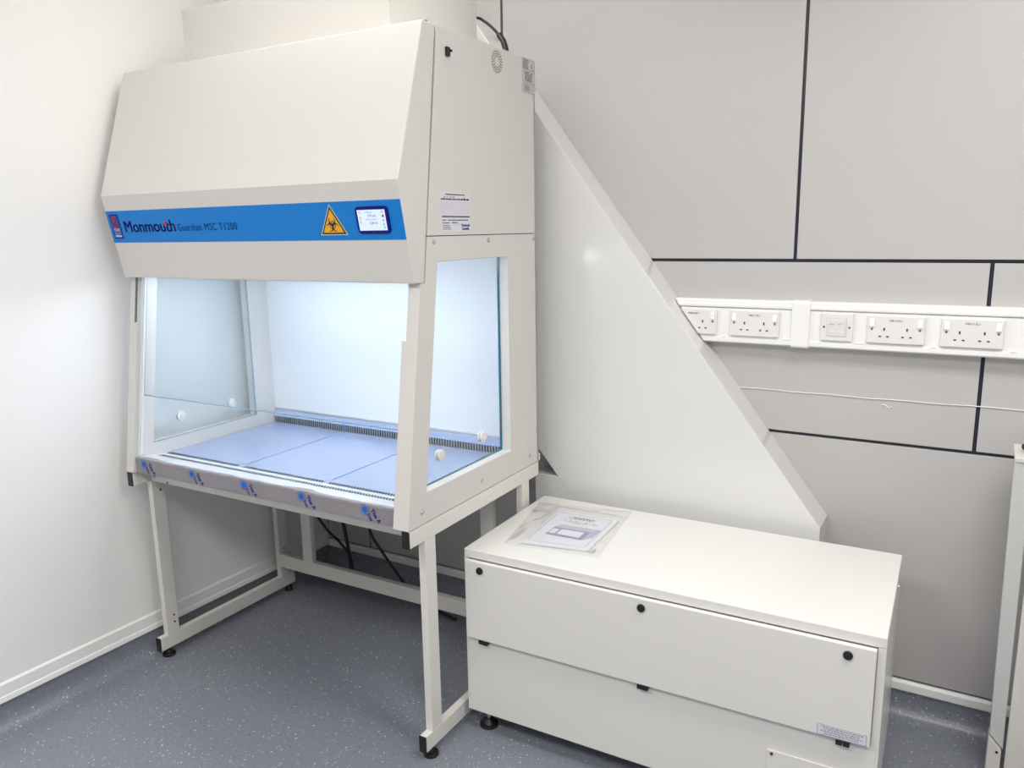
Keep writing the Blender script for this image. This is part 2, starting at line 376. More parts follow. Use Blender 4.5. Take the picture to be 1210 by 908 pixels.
for side, (x0, x1, gx) in enumerate(((0.0, 0.042, 0.036), (W - 0.042, W, W - 0.042))):
    fr = MB().prism(outer, 0, x0, x1, holes=[hole]).build('window_frame', POWDER, cab)
    gl = MB().prism([(-0.731, 0.9), (-0.2165, 0.9), (-0.2145, 1.593), (-0.632, 1.593)], 0, gx, gx + 0.006).build('window_pane', GLASS, cab)
    te = MB()
    e = 0.0022; xa, xb = gx - 0.0008, gx + 0.0068
    te.prism([(-0.7335, .8985), (-.2158, .8985), (-.2158, .9003), (-.7320, .9003)], 0, xa, xb)
    te.prism([(-.2185, .8985), (-.2155, .8985), (-.2135, 1.5945), (-.2165, 1.5945)], 0, xa, xb)
    te.prism([(-.6345, 1.5920), (-.2135, 1.5920), (-.2135, 1.5945), (-.6342, 1.5945)], 0, xa, xb)
    te.build('pane_edge', TEAL if side else MATS.get('pale_teal', None) or mat('pale_teal', (0.30, 0.42, 0.50), 0.3), gl)
    for yy in (-0.6010, -0.3455):
        g = MB(); xm = gx + 0.003
        g.cyl((xm - 0.009, yy, 0.9765), (1, 0, 0), 0.019, 0.006, 24); g.cyl((xm + 0.003, yy, 0.9765), (1, 0, 0), 0.019, 0.006, 24)
        g.cyl((xm - 0.004, yy, 0.9765), (1, 0, 0), 0.014, 0.008, 24); g.cyl((xm + 0.009, yy, 0.9765), (1, 0, 0), 0.010, 0.003, 20)
        g.build('grommet', GROM, gl, bevel=0.0015)
    xo = x1 if side else x0; sx = 1 if side else -1
    for (yy, zz) in ((-0.6501, 1.6535), (-0.3387, 1.6530), (-0.0244, 1.6522), (-0.7600, 0.8425), (-0.4150, 0.8430), (-0.0709, 0.8425)):
        b = MB(); b.cyl((xo, yy, zz), (sx, 0, 0), 0.0085, 0.003, 14, 0.0065); b.build('bolt', BOLT, fr)
MB().box((W - 0.004, -0.002, 0.806), (W + 0.004, 0.006, 0.832)).build('hinge', POWDER, cab, bevel=0.001)
# front flanges of the side frames (sash guides) with a step
def slope_strip(mb, x0, x1, z0, z1, d0, d1):
    y = lambda z, d: yfront(z) + d
    return mb.quadmesh([(x0, y(z0, d0), z0), (x1, y(z0, d0), z0), (x1, y(z0, d1), z0), (x0, y(z0, d1), z0), (x0, y(z1, d0), z1), (x1, y(z1, d0), z1), (x1, y(z1, d1), z1), (x0, y(z1, d1), z1)],
                       [(0, 3, 2, 1), (4, 5, 6, 7), (0, 1, 5, 4), (1, 2, 6, 5), (2, 3, 7, 6), (3, 0, 4, 7)])
slope_strip(MB(), W - 0.058, W - 0.0425, ZB + 0.003, 1.366, 0.0005, 0.020).build('sash_guide', POWDER, cab)
slope_strip(MB(), 0.0245, 0.0415, ZB + 0.06, 1.366, -0.0012, 0.0).build('sash_guide', POWDER, cab)
slope_strip(MB(), 0.0290, 0.0415, 1.368, 1.533, -0.0008, 0.0).build('guide_slot', mat('slot_grey_green', (0.10, 0.13, 0.13), 0.5), cab)
# sliding sash
sash = slope_strip(MB(), 0.046, W - 0.047, 1.093, 1.534, 0.030, 0.036).build('sash', GLASS, cab)
slope_strip(MB(), 0.046, W - 0.047, 1.091, 1.0935, 0.0295, 0.0365).build('sash_edge', mat('pale_teal_edge', (0.20, 0.33, 0.42), 0.25), sash)
slope_strip(MB(), 0.0440, 0.0452, 1.091, 1.534, 0.0295, 0.0365).build('sash_edge', TEAL, sash)
slope_strip(MB(), W - 0.0472, W - 0.0460, 1.091, 1.534, 0.0295, 0.0365).build('sash_edge', TEAL, sash)
for x0, x1 in ((0.050, 0.058), (0.062, 0.066)):
    slope_strip(MB(), x0, x1, 0.872, 1.534, 0.012, 0.020).build('guide_rail', LINER, cab)
# chamber lamps
lf = MB().box((0.12, -0.64, 1.572), (W - 0.12, -0.52, 1.592)).build('lamp_fitting', LINER, cab)
for yy in (-0.60, -0.555):
    lt = MB(); lt.cyl((0.15, yy, 1.556), (1, 0, 0), 0.013, W - 0.30, 14); lt.build('lamp_tube', LAMPM, lf)
cl_ = area_light('chamber_light', (0, 0, 0), W - 0.3, 0.30, CHAMBER_POWER, CHAMBER_COLOR)
cl_.parent = cab; cl_.location = (W / 2, -0.42, 1.535 - ZB)
# sill, work trays, perforations
sl = MB().prism([(-0.815, 0.803), (-0.815, 0.857), (-0.811, 0.860), (-0.752, 0.857), (-0.740, 0.8465), (-0.66, 0.8455), (-0.66, 0.8370), (-0.10, 0.8370), (-0.10, 0.803)], 0, 0.0425, W - 0.0425)
sl.build('sill', mat('satin_sill', (0.58, 0.63, 0.68), 0.25, coat=0.2), cab)
MB().box((0.0425, -0.115, 0.803), (W - 0.0425, -0.0125, 0.862)).build('sump_wall', LINER, cab)
for i in range(3):
    a = 0.045 + i * 0.4175; b = a + 0.4145
    if i: sm_ = MB(); Flat(sm_, (0, 0, 0.8470), (1, 0, 0), (0, 1, 0)).rect(a - .003, -0.66, a - .0008, -0.125); sm_.build('tray_joint', PALEBLUE, cab)
    tr = MB().box((a, -0.688, 0.838), (b, -0.118, 0.8465)).build('work_tray', TRAYM, cab, bevel=0.001)
    q = MB(); Fp = Flat(q, (a, -0.68, 0.8465), (1, 0, 0), (0, 1, 0), 0.0004)
    r = random.Random(i + 3)
    for k in range(3):   # felt marks and creases on the film
        c = (r.uniform(.08, .33), r.uniform(.08, .46)); rx, ry = r.uniform(.02, .035), r.uniform(.018, .03)
        pts = [(c[0] + rx * math.cos(t / 18 * 2 * PI), c[1] + ry * math.sin(t / 18 * 2 * PI)) for t in range(r.randint(9, 17))]
        for p0, p1 in zip(pts[:-1], pts[1:]): Fp.line(p0, p1, 0.0009)
    for k in range(3):
        c = (r.uniform(.04, .34), r.uniform(.05, .35)); L_ = r.uniform(.05, .16); Fp.line(c, (c[0] + r.uniform(-.01, .02), c[1] + L_), 0.001)
    q.build('film_mark', PALEBLUE, tr, stuff=True)
pf = MB(); Fp = Flat(pf, (0, 0, 0.8470), (1, 0, 0), (0, 1, 0), 0.0003)
for row, y in enumerate((-0.7260, -0.7165, -0.6865, -0.6770)):
    x = 0.060 + (row % 2) * 0.0060
    while x < W - 0.058:
        seg = (x - 0.045) % 0.4175
        if row < 2 or 0.012 < seg < 0.402: Fp.poly([(x + .0046 * math.cos(q * PI / 3), y + .0046 * math.sin(q * PI / 3)) for q in range(6)])
        x += 0.0120
o = pf.build('perforation', HOLE, cab); o['kind'] = 'stuff'
# front return line
ln = MB(); Flat(ln, (0, 0, 0.8472), (1, 0, 0), (0, 1, 0), 0.0003).rect(0.05, -0.7410, W - 0.06, -0.7385); ln.build('sill_fold', PALEBLUE, cab)
# rear grille
rg = MB().box((0.050, -0.1225, 0.8755), (W - 0.048, -0.1155, 0.900)).build('rear_grille', TRAYB, cab)
MB().box((0.050, -0.1155, 0.862), (W - 0.048, -0.1060, 0.9115)).build('grille_ledge', STEEL, rg)
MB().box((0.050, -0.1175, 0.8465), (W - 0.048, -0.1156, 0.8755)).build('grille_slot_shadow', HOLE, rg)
gs = MB(); x = 0.052
while x < W - 0.05:
    gs.box((x, -0.1225, 0.8468), (x + 0.0040, -0.1176, 0.8756)); x += 0.0125
o = gs.build('grille_rib', STEEL, rg); o['kind'] = 'stuff'
for x in (0.4625, 0.870): MB().box((x, -0.1235, 0.8468), (x + 0.003, -0.1225, 0.900)).build('grille_joint', PALEBLUE, rg)
for z in (1.005, 1.195): MB().box((W - 0.055, -0.1145, z), (W - 0.047, -0.1055, z + 0.08)).build('cable_clip', PALEBLUE, cab)
# protective film on the fascia: torn upper edge
fm = MB(); r = random.Random(11); N_ = 90; top = []; z = 0.858
for i in range(N_ + 1):
    x = 0.0405 + (W - 0.098) * i / N_
    z += r.uniform(-0.0013, 0.0013); z = min(0.8600, max(0.8565, z)); top.append((x, z))
Vv = []; Ff = []
for i, (x, z) in enumerate(top):
    c = 0.004 + 0.005 * max(0, math.sin(i * .23)) ** 2 + 0.010 * max(0, math.sin(i * 0.11 + 1.0)) ** 12
    Vv += [(x, -0.8185, 0.803), (x, -0.8185, z - 0.004), (x, -0.8165, z + 0.002), (x, -0.813 + c * 0.5, 0.8612), (x, -0.813 + c, 0.8616 + 0.003 * max(0, math.sin(i * .7)) * c / .02)]
for i in range(N_):
    for k in range(4): Ff.append((i * 5 + k, (i + 1) * 5 + k, (i + 1) * 5 + k + 1, i * 5 + k + 1))
film = fm.quadmesh(Vv, Ff).build('fascia_film', FILM, cab)
md = film.modifiers.new('thick', 'SOLIDIFY'); md.thickness = 0.0006
cr = MB(); Fp = Flat(cr, (0, -0.8185, 0), (1, 0, 0), (0, 0, 1), 0.0012); Fp.line((0.05, 0.8085), (W - 0.06, 0.8085), 0.0012); Fp.line((0.05, 0.8515), (W - .06, 0.8535), 0.0009)
cr.build('film_crease', GREYINK, film, stuff=True)
for i in range(5):
    sx_, sz_ = 0.0936 + 0.2675 * i, 0.841
    sn = MB(); Fp = Flat(sn, (sx_, -0.8185, sz_), (1, 0, 0), (0, 0, 1), 0.0014)
    Fp.disc((0, 0), 0.0100)
    for k in range(14):
        a = 2 * PI * k / 14; Fp.line((0.0115 * math.cos(a), 0.0115 * math.sin(a)), (0.0200 * math.cos(a), 0.0200 * math.sin(a)), 0.0016)
    sn.build('sun_mark', FILMB, film)
    tx = MB(); a = math.radians(-52); U = (math.cos(a), 0, math.sin(a)); Vt = (-math.sin(a), 0, math.cos(a))
    text_bm(tx, 'The A', (sx_ + 0.022, -0.8185, 0.8420), U, Vt, width=0.050, height=0.0150, thick=0.03, lift=0.0014)
    text_bm(tx, 'Tou', (sx_ + 0.006, -0.8185, 0.8270), U, Vt, width=0.026, height=0.0130, thick=0.03, lift=0.0014)
    # keep the lettering on the film
    for v in tx.bm.verts: v.co.z = max(v.co.z, 0.8035)
    tx.build('film_lettering', mat('film_dark_blue', (0.003, 0.04, 0.42), 0.5, spec=0.2) if i == 0 else MATS['film_dark_blue'], film)

# blue band with lettering, badge, warning sign, touch screen
up_h = Vector((0, YH2 - YH3, ZH2 - ZH3)).normalized()
def hp(x, z, lift=0.0): # point on the lower face of the hood
    t = (ZH2 - z) / (ZH2 - ZH3); p = Vector((x, YH2 + (YH3 - YH2) * t, z)); return p + HN * lift
HN = Vector((1, 0, 0)).cross(up_h)
band = MB(); Fh = Flat(band, hp(0, 1.6625), (1, 0, 0), up_h)
hB = (hp(0, 1.7745) - hp(0, 1.6625)).length; kz = hB / (1.7745 - 1.6625)
def hv(z): return (z - 1.6625) * kz
Fh.slab([(0.002, 0), (W - 0.004, 0), (W - 0.004, hB), (0.002, hB)], 0.001)
band = band.build('blue_band', BLUE, cab)
def onband(mb, lift=0.0): return Flat(mb, hp(0, 1.6625, 0.001), (1, 0, 0), up_h, 0.0005 + lift)
b = MB(); Fp = onband(b); Fp.poly([(.0165, hv(1.6775)), (.0670, hv(1.6775)), (.0670, hv(1.7630)), (.0165, hv(1.7630))])
b.mi = 1; Fp = onband(b, .0004); Fp.rect(.0205, hv(1.6815), .063, hv(1.759)); b.mi = 2
Fp = onband(b, .0008); Fp.rect(.0235, hv(1.683), .060, hv(1.690))
badge = b.build('warranty_badge', [NAVY, BADGE, PALEINK], band)
b = MB(); text_bm(b, '5', hp(.0275, 1.7175, 0.001), (1, 0, 0), up_h, .026, .0385, .03, lift=.0016); b.build('badge_numeral', RED, badge)
b = MB(); text_bm(b, 'YEAR', hp(.0235, 1.7020, 0.001), (1, 0, 0), up_h, .037, .0125, .02, lift=.0016); 
text_bm(b, 'WARRANTY', hp(.0235, 1.6925, 0.001), (1, 0, 0), up_h, .037, .0070, .01, lift=.0016); b.build('badge_lettering', WHITEP, badge, stuff=True)
b = MB(); text_bm(b, 'Monmouth', hp(.089, 1.6990, 0.001), (1, 0, 0), up_h, .272, .0400, .022, lift=.0006, space=1.0); b.build('maker_lettering', NAVY, band)
b = MB(); Fp = onband(b, .0009); Fp.disc((.3155, hv(1.7235)), .0075); Fp.poly([(.3085, hv(1.7255)), (.3225, hv(1.7255)), (.3165, hv(1.7365))]); b.build('drop_mark', RED, band)
b = MB(); text_bm(b, 'Guardian MSC T1200', hp(.374, 1.7000, 0.001), (1, 0, 0), up_h, .290, .0240, .008, lift=.0006, space=1.1)
b.build('model_lettering', mat('dusk_blue_print', (0.0, 0.075, 0.32), 0.5, spec=0.15), band)
# warning triangle
cx_ = 1.0725; z0, z1 = 1.6800, 1.7650
b = MB(); Fp = onband(b)
def tri(s): 
    h = hv(z1) - hv(z0); cy = hv(z0) + h / 3.0
    return [(cx_ - .0505 * s, cy - h / 3 * s), (cx_ + .0505 * s, cy - h / 3 * s), (cx_, cy + 2 * h / 3 * s)], cy
t_, cyt = tri(1.06); Fp.poly(t_); b.mi = 1; Fp = onband(b, .0004); Fp.poly(tri(.97)[0]); b.mi = 2; Fp = onband(b, .0008); Fp.poly(tri(.80)[0])
sign = b.build('warning_sign', [CREAM, INK, YELLOW], band)
b = MB(); Fp = onband(b, .0012); c0 = (cx_, cyt - .001)
for k in range(3):
    a = PI / 2 + k * 2 * PI / 3; c = (c0[0] + .0125 * math.cos(a), c0[1] + .0125 * math.sin(a))
    nn = 20
    for i in range(nn):   # crescent: thick near the centre, open at the far side
        a0 = a + PI - 2.45 + 4.9 * i / nn; a1 = a + PI - 2.45 + 4.9 * (i + 1) / nn
        def wd(t): return 0.0050 * max(0.0, math.cos((t - a - PI) / 2.0)) ** 1.4 + 0.0004
        ro = 0.0128
        Fp.poly([(c[0] + (ro - wd(a0)) * math.cos(a0), c[1] + (ro - wd(a0)) * math.sin(a0)), (c[0] + ro * math.cos(a0), c[1] + ro * math.sin(a0)), (c[0] + ro * math.cos(a1), c[1] + ro * math.sin(a1)), (c[0] + (ro - wd(a1)) * math.cos(a1), c[1] + (ro - wd(a1)) * math.sin(a1))])
Fp.ring(c0, .0095, .0120, n=30)
b.build('biohazard_symbol', INK, sign)
# touch screen
b = MB(); Fh2 = Flat(b, hp(0, 1.6625, 0.001), (1, 0, 0), up_h)
Fh2.slab(rounded(1.170, hv(1.6815), 1.289, hv(1.7580), .012), .004); disp = b.build('display', NAVYB, band)
b = MB(); Flat(b, hp(0, 1.6625, 0.005), (1, 0, 0), up_h).rect(1.1775, hv(1.6905), 1.2790, hv(1.7490)); scr = b.build('screen', SCREEN, disp)
def onscr(mb): return Flat(mb, hp(0, 1.6625, 0.0052), (1, 0, 0), up_h, .0004)
b = MB()
text_bm(b, 'Inflow', hp(1.207, 1.7405, .0052), (1, 0, 0), up_h, .026, .0035, 0); text_bm(b, '0.75 m/s', hp(1.216, 1.7290, .0052), (1, 0, 0), up_h, .028, .0070, .01)
text_bm(b, 'Down Flow', hp(1.207, 1.7200, .0052), (1, 0, 0), up_h, .038, .0040, 0); text_bm(b, '0.38 m/s', hp(1.219, 1.7090, .0052), (1, 0, 0), up_h, .028, .0062, .01)
b.build('screen_lettering', mat('screen_blue_ink', (.06, .08, .36), .4), scr)
b = MB(); Fp = onscr(b)
for z in (1.7405, 1.7255, 1.7145): Fp.frame(1.183, hv(z) - .003, 1.189, hv(z) + .004, .001)
Fp.frame(1.2655, hv(1.7425) - .003, 1.273, hv(1.7425) + .003, .0012); Fp.rect(1.2665, hv(1.7315) - .004, 1.2735, hv(1.7315) + .003)
b.build('screen_icon', mat('icon_red', (.45, .04, .07), .4), scr, stuff=True)
b = MB(); Fp = onscr(b)
Fp.ring((1.2700, hv(1.7190)), .002, .0035, n=12); Fp.ring((1.2700, hv(1.7080)), .002, .0035, n=12); Fp.ring((1.2705, hv(1.6985)), .002, .0035, n=12)
b.build('screen_icon', mat('icon_green', (.10, .35, .28), .4), scr, stuff=True)

# right side: certificate, connector, vent, rating labels (side plane x = W, u = +y, v = +z)
def onside(mb, t=0.0, lift=.0004): return Flat(mb, (W + t, 0, 0), (0, 1, 0), (0, 0, 1), lift)
b = MB(); Flat(b, (W, 0, 0), (0, 1, 0), (0, 0, 1)).slab([(-.6098, 1.6830), (-.4455, 1.6808), (-.4445, 1.7985), (-.6110, 1.8014)], .0006)
cert = b.build('service_label', LABEL, cab)
b = MB(); Fp = onside(b, .0008)
scribble(Fp, -.583, 1.7915, -.478, 1.795, .0036, 1); scribble(Fp, -.606, 1.7845, -.535, 1.787, .0026, 2, .3); scribble(Fp, -.482, 1.7820, -.453, 1.785, .0024, 4, .3)
scribble(Fp, -.607, 1.7770, -.452, 1.781, .0046, 3, .8); Fp.rect(-.604, 1.7255, -.451, 1.7290)
scribble(Fp, -.603, 1.7155, -.580, 1.718, .0026, 5); scribble(Fp, -.572, 1.7155, -.462, 1.719, .0032, 6); scribble(Fp, -.602, 1.7075, -.565, 1.710, .0026, 7); scribble(Fp, -.556, 1.7080, -.520, 1.711, .0030, 8)
scribble(Fp, -.600, 1.7005, -.566, 1.703, .0018, 9); scribble(Fp, -.600, 1.6950, -.560, 1.698, .0022, 10); scribble(Fp, -.600, 1.6890, -.556, 1.692, .0022, 12)
b.build('label_print', INK, cert)
b = MB(); Fp = onside(b, .0008, .0003)
for k in range(8): Fp.rect(-.606, 1.7320 + k * .0055, -.451, 1.7325 + k * .0055)
for y in (-.606, -.592, -.552, -.470, -.452): Fp.rect(y, 1.7320, y + .0005, 1.7705)
Fp.rect(-.602, 1.7055, -.453, 1.7060); b.build('label_rule', PALEINK, cert)
b = MB(); text_bm(b, 'Monmouth', (W + .0008, -.499, 1.6975), (0, 1, 0), (0, 0, 1), .047, .0082, .03); text_bm(b, 'Scientific', (W + .0008, -.496, 1.6870), (0, 1, 0), (0, 0, 1), .041, .0082, .03)
b.build('label_logo', NAVY, cert)
b = MB(); b.box((W, -.5600, 2.190), (W + .008, -.5425, 2.216)); b.box((W, -.545, 2.203), (W + .012, -.537, 2.210)); b.build('door_switch', BLACK, cab, bevel=.001)
b = MB(); Fp = onside(b); 
for k, rr in enumerate((.0175, .0250, .0325)):
    m_ = int(2 * PI * rr / .0085)
    for i in range(m_):
        a = 2 * PI * i / m_ + k * .2; Fp.poly([(-.2612 + rr * math.cos(a + q * PI / 2 + .4) * 1 + .0 if False else -.2612 + rr * math.cos(a) + .0027 * math.cos(q * PI / 3), 2.2225 + rr * math.sin(a) + .0027 * math.sin(q * PI / 3)) for q in range(6)])
o = b.build('vent_hole', HOLE, cab); o['kind'] = 'stuff'
b = MB(); Fl = Flat(b, (W, 0, 0), (0, 1, 0), (0, 0, 1)); zz = [2.268, 2.2280, 2.1860, 2.1530]
for k in range(3): Fl.slab(rounded(-.0925, zz[k + 1] + .001, -.0010, zz[k] - .0035, .006), .0006)
rl = b.build('rating_label', LABELG, cab)
b = MB(); Fp = onside(b, .0008)
r = random.Random(5)
for k in range(3):
    Fp.frame(-.0925, zz[k + 1] + .001, -.0010, zz[k] - .0035, .0009)
    for j in range(5):
        z = zz[k] - .0105 - j * (.0062 if k < 2 else .0050)
        if z < zz[k + 1] + .004: break
        if k == 0: scribble(Fp, -.087, z, -.046, z + .003, .0034, 20 + j); scribble(Fp, -.030, z, -.014, z, .0032, 60 + j, .2)
        elif k == 1: scribble(Fp, -.074, z, -.020, z + .003, .0038, 30 + j)
        else: scribble(Fp, -.078, z, -.040, z + .003, .0026, 40 + j); scribble(Fp, -.022, z, -.016, z, .0022, 80 + j)
b.build('label_print', mat('grey_brown_ink', (0.12, 0.11, 0.11), 0.5), rl)
# exhaust housing on top
ex = MB().box((0.224, -0.571, ZT + 0.0005), (1.15, -0.073, 2.467)).build('exhaust_box', POWDER, cab, bevel=.002)
# adjustable stud on the hood corner
MB().cyl((W - .012, -.634, ZT), (0, 0, 1), .004, .006, 10).build('stud', BLACK, cab)

# ---------------------------------------------------------------- support stand
T_ = 0.0265; YFF, YL1, YL2, YR1, YR2 = -0.7869, -0.7522, -0.6969, -0.1345, -0.079
Z1, Z0 = 0.0898, 0.0335
st = thing('support_stand', 'white square-tube stand with black end caps carrying the safety cabinet', 'stand', (0, 0, 0), RA)
for side, (xa, xb) in enumerate(((0.0018, 0.0018 + T_), (W - T_, W))):
    MB().box((xa, YFF, Z0), (xb, YR2 + .031, Z1)).build('foot_rail', STANDW, st, bevel=.002)
    cp_ = MB().box((xa - .0005, YFF - .004, Z0 - .0005), (xb + .0005, YFF, Z1 + .0005)).build('end_cap', BLACK, st, bevel=.001)
    MB().box((xa, -0.8280, ZR), (xb, -0.0005, ZB - .0005)).build('top_rail', STANDW, st, bevel=.002)
    MB().box((xa - .0005, -0.8320, ZR - .0005), (xb + .0005, -0.8280, ZB)).build('end_cap', BLACK, st, bevel=.001)
    for ya, yb in ((YL1, YL2), (YR1, YR2)):
        lg = MB().box((xa + .0003, ya, Z1), (xb - .0003, yb, ZR)).build('leg', STANDW, st, bevel=.0015)
        xi, d = (xb - .0003, 1) if side == 0 else (xa + .0003, -1)
        hs = MB()
        for zz_ in ((0.700, 0.165, 0.135) if ya < -.5 else (0.225, 0.175)): hs.cyl((xi, ya + .036 if ya < -.5 else ya + .030, zz_), (d, 0, 0), .0042, .0008, 10)
        hs.build('bolt_hole', HOLE, lg, stuff=True)
    xm = (xa + xb) / 2
    for yy, rf in ((YFF + .040, .026), (YR1 + .055, .018)):
        f = MB(); f.cyl((xm, yy, 0.0), (0, 0, 1), rf, .012, 24, rf - .002); f.cyl((xm, yy, .012), (0, 0, 1), .015, .012, 18, .010); f.cyl((xm, yy, .02), (0, 0, 1), .006, Z0 - .02, 10)
        f.build('foot', BLACK, st, bevel=.002)
MB().box((T_ + .002, YL1, ZR), (W - T_, YL1 + .028, ZB - .001)).build('front_beam', STANDW, st, bevel=.0015)
MB().box((T_ + .002, YR1, ZR), (W - T_, YR1 + .028, ZB - .001)).build('rear_beam', STANDW, st, bevel=.0015)
MB().box((T_ + .002, YR1 - .001, 0.142), (W - T_, YR1 + .027, 0.205)).build('crossbar', STANDW, st, bevel=.0015)
for xa in (0.1795, 1.150): MB().box((xa, YR1 - .0005, 0.205), (xa + .056, YR1 + .026, ZR)).build('upright', STANDW, st, bevel=.0015)
hs = MB(); hs.cyl((0.052, YL1 - .0008, .7700), (0, 1, 0), .0045, .0008, 10); hs.cyl((.125, YL1 - .0008, .753), (0, 1, 0), .004, .0008, 10); hs.build('bolt_hole', HOLE, st, stuff=True)

# ---------------------------------------------------------------- filter box on the floor
BX, BY, RB = 1.3724, -0.5482, 0.0254; BW, BD, BZ1, BZ0 = 1.262, 0.583, 0.6608, 0.0769
fb_ = thing('filter_box', 'long low white steel box with dropped front panel and black knobs, standing beside the cabinet', 'filter box', (BX, BY, 0), RB)
MB().prism([(0.010, BZ0), (0.010, BZ1 - .004), (BD - .002, BZ1 - .004), (BD - .002, BZ0)], 0, 0.004, BW - .004).build('body', BOXTOP, fb_)
MB().box((0, 0, BZ1 - .030), (BW, BD, BZ1)).build('lid', BOXTOP, fb_, bevel=.0025)
for xa, xb in ((0, .006), (BW - .006, BW)): MB().box((xa, 0, BZ0), (xb, BD, BZ1 - .030)).build('side_panel', BOXTOP, fb_, bevel=.001)
MB().box((.006, 0.001, BZ0), (BW - .006, .011, .351)).build('lower_panel', BOXTOP, fb_, bevel=.001)
dr = MB().box((.0130, -.0175, .3560), (1.2410, -.001, .6290)).build('front_panel', BOXTOP, fb_, bevel=.002)
MB().box((.0, .0005, .351), (.013, .010, BZ1 - .030)).build('corner_strip', BOXTOP, fb_)
MB().box((1.243, .0005, .351), (BW, .010, BZ1 - .030)).build('corner_strip', BOXTOP, fb_)
for x in (.0692, .6187, 1.1748):
    k = MB(); k.cyl((x, -.0175, .6015), (0, -1, 0), .0125, .006, 20, .0115); k.cyl((x, -.0235, .6015), (0, -1, 0), .007, .002, 14); k.build('knob', BLACK, dr, bevel=.001)
for x in (.0735, .6255, 1.1765):
    k = MB(); k.box((x - .017, -.0165, .3395), (x - .0008, .001, .3565)); k.box((x + .0008, -.0165, .3395), (x + .017, .001, .3565)); k.build('hinge', BLACK, fb_, bevel=.001)
b = MB(); Fl = Flat(b, (0, -.0175, 0), (1, 0, 0), (0, 0, 1)); Fl.slab(rounded(1.1130, .3590, 1.2330, .3900, .006), .0006); wl = b.build('warning_label', LABEL, dr)
b = MB(); Fp = Flat(b, (0, -.0183, 0), (1, 0, 0), (0, 0, 1), .0004)
Fp.frame(1.1130, .3590, 1.2330, .3900, .0009); b.build('label_border', mat('violet_ink', (.12, .10, .30), .5), wl)
b = MB(); Fp = Flat(b, (0, -.0183, 0), (1, 0, 0), (0, 0, 1), .0004)
for j, (ua, ub) in enumerate(((1.121, 1.226), (1.128, 1.216), (1.121, 1.226), (1.130, 1.214))): scribble(Fp, ua, .3825 - j * .0062, ub, 0, .0028, 90 + j, .85)
b.build('label_print', GREYINK, wl)
ap = MB().box((.9860, -.0035, .0900), (1.2350, .001, .2580)).build('access_cover', BOXTOP, fb_, bevel=.001)
for x in (.9985, 1.2220): k = MB(); k.cyl((x, -.0035, .2490), (0, -1, 0), .0045, .003, 12); k.build('screw', MATS.get('rusty_screw') or mat('rusty_screw', (.12, .04, .03), .5), ap)
k = MB(); k.cyl((BW, .44, .615), (1, 0, 0), .005, .003, 12); k.build('screw', BOLT, fb_)
for x in (.050, BW - .05):
    for y in (.050, BD - .05):
        f = MB(); f.cyl((x, y, 0), (0, 0, 1), .033, .010, 28, .031); f.cyl((x, y, .010), (0, 0, 1), .026, .018, 24, .012); f.build('foot', BLACK, fb_, bevel=.002)
        f = MB(); f.cyl((x, y, .026), (0, 0, 1), .007, BZ0 - .026, 12); f.build('foot_screw', STEEL, fb_)

# ---------------------------------------------------------------- sloping duct against the back wall
DY0, DY1 = 0.120, YB - 0.0005
du = thing('sloping_duct', 'glossy white sheet-metal duct sloping down from the cabinet to behind the floor box', 'duct', (2.0, 0.19, 0.0), 0, (2.0, 0.19, 0.0))
MB().prism([(1.4437 - .415 * .0, 0.633), (1.4437, 0.30), (2.3638, 0.30), (2.3638, 0.6815), (1.014, 2.48), (0.30, 2.48), (0.30, 1.99)], 1, DY0, DY1).build('duct_panel', GLOSSW, du, bevel=.002)
MB().prism([(1.2700, 0.20), (1.4427, 0.20), (1.4427, 0.6335), (1.3720, 0.7172), (1.2700, 0.7150)], 1, DY0 + .001, DY1).build('infill_panel', GLOSSW, du, bevel=.0015)
MB().box((1.4427, DY0 + .001, 0.0), (2.3600, DY1 - .02, 0.2995)).build('duct_base', GLOSSW, du)

# ---------------------------------------------------------------- booklet in a clear bag on the box
def boxp(u, v, z=0.0): # box-lid coordinates -> world
    c, s = math.cos(RB), math.sin(RB); return Vector((BX + u * c - v * s, BY + u * s + v * c, BZ1 + z))
bk = thing('instruction_booklet', 'comb-bound white booklet with cabinet picture, lying inside the clear bag on the box', 'booklet', boxp(.26, .29, .0012))
c4 = [(.1474, .1144), (.3759, .1508), (.3665, .4410), (.1226, .4448)]
off = bk.location
def quadP(a, b, lift):  # bilinear point on the booklet: a across, b up
    p = Vector(c4[0]).lerp(Vector(c4[1]), a).lerp(Vector(c4[3]).lerp(Vector(c4[2]), a), b)
    z = lift + 0.0014 * (1 - b) * math.sin(PI * min(1, a * 1.15)) * .7
    return boxp(p.x, p.y, z) - off
def sheet(z, t, name, m, par):
    V = []; F = []; n = 8
    for lay in (z, z + t):
        for j in range(n + 1):
            for i in range(n + 1): V.append(quadP(i / n, j / n, lay))
    N2 = (n + 1) ** 2
    for j in range(n):
        for i in range(n):
            a = j * (n + 1) + i; F.append((a, a + n + 1, a + n + 2, a + 1)); F.append((a + N2, a + 1 + N2, a + n + 2 + N2, a + n + 1 + N2))
    for i in range(n):
        for a, b in ((i, i + 1), (n * (n + 1) + i + 1, n * (n + 1) + i), ((i + 1) * (n + 1), i * (n + 1)), (i * (n + 1) + n, (i + 1) * (n + 1) + n)): F.append((a, b, b + N2, a + N2))
    return MB().quadmesh(V, F).build(name, m, par)
sheet(0.0015, 0.0055, 'pages', PAPER, bk); cov = sheet(0.0072, 0.0006, 'cover', PAPER, bk)
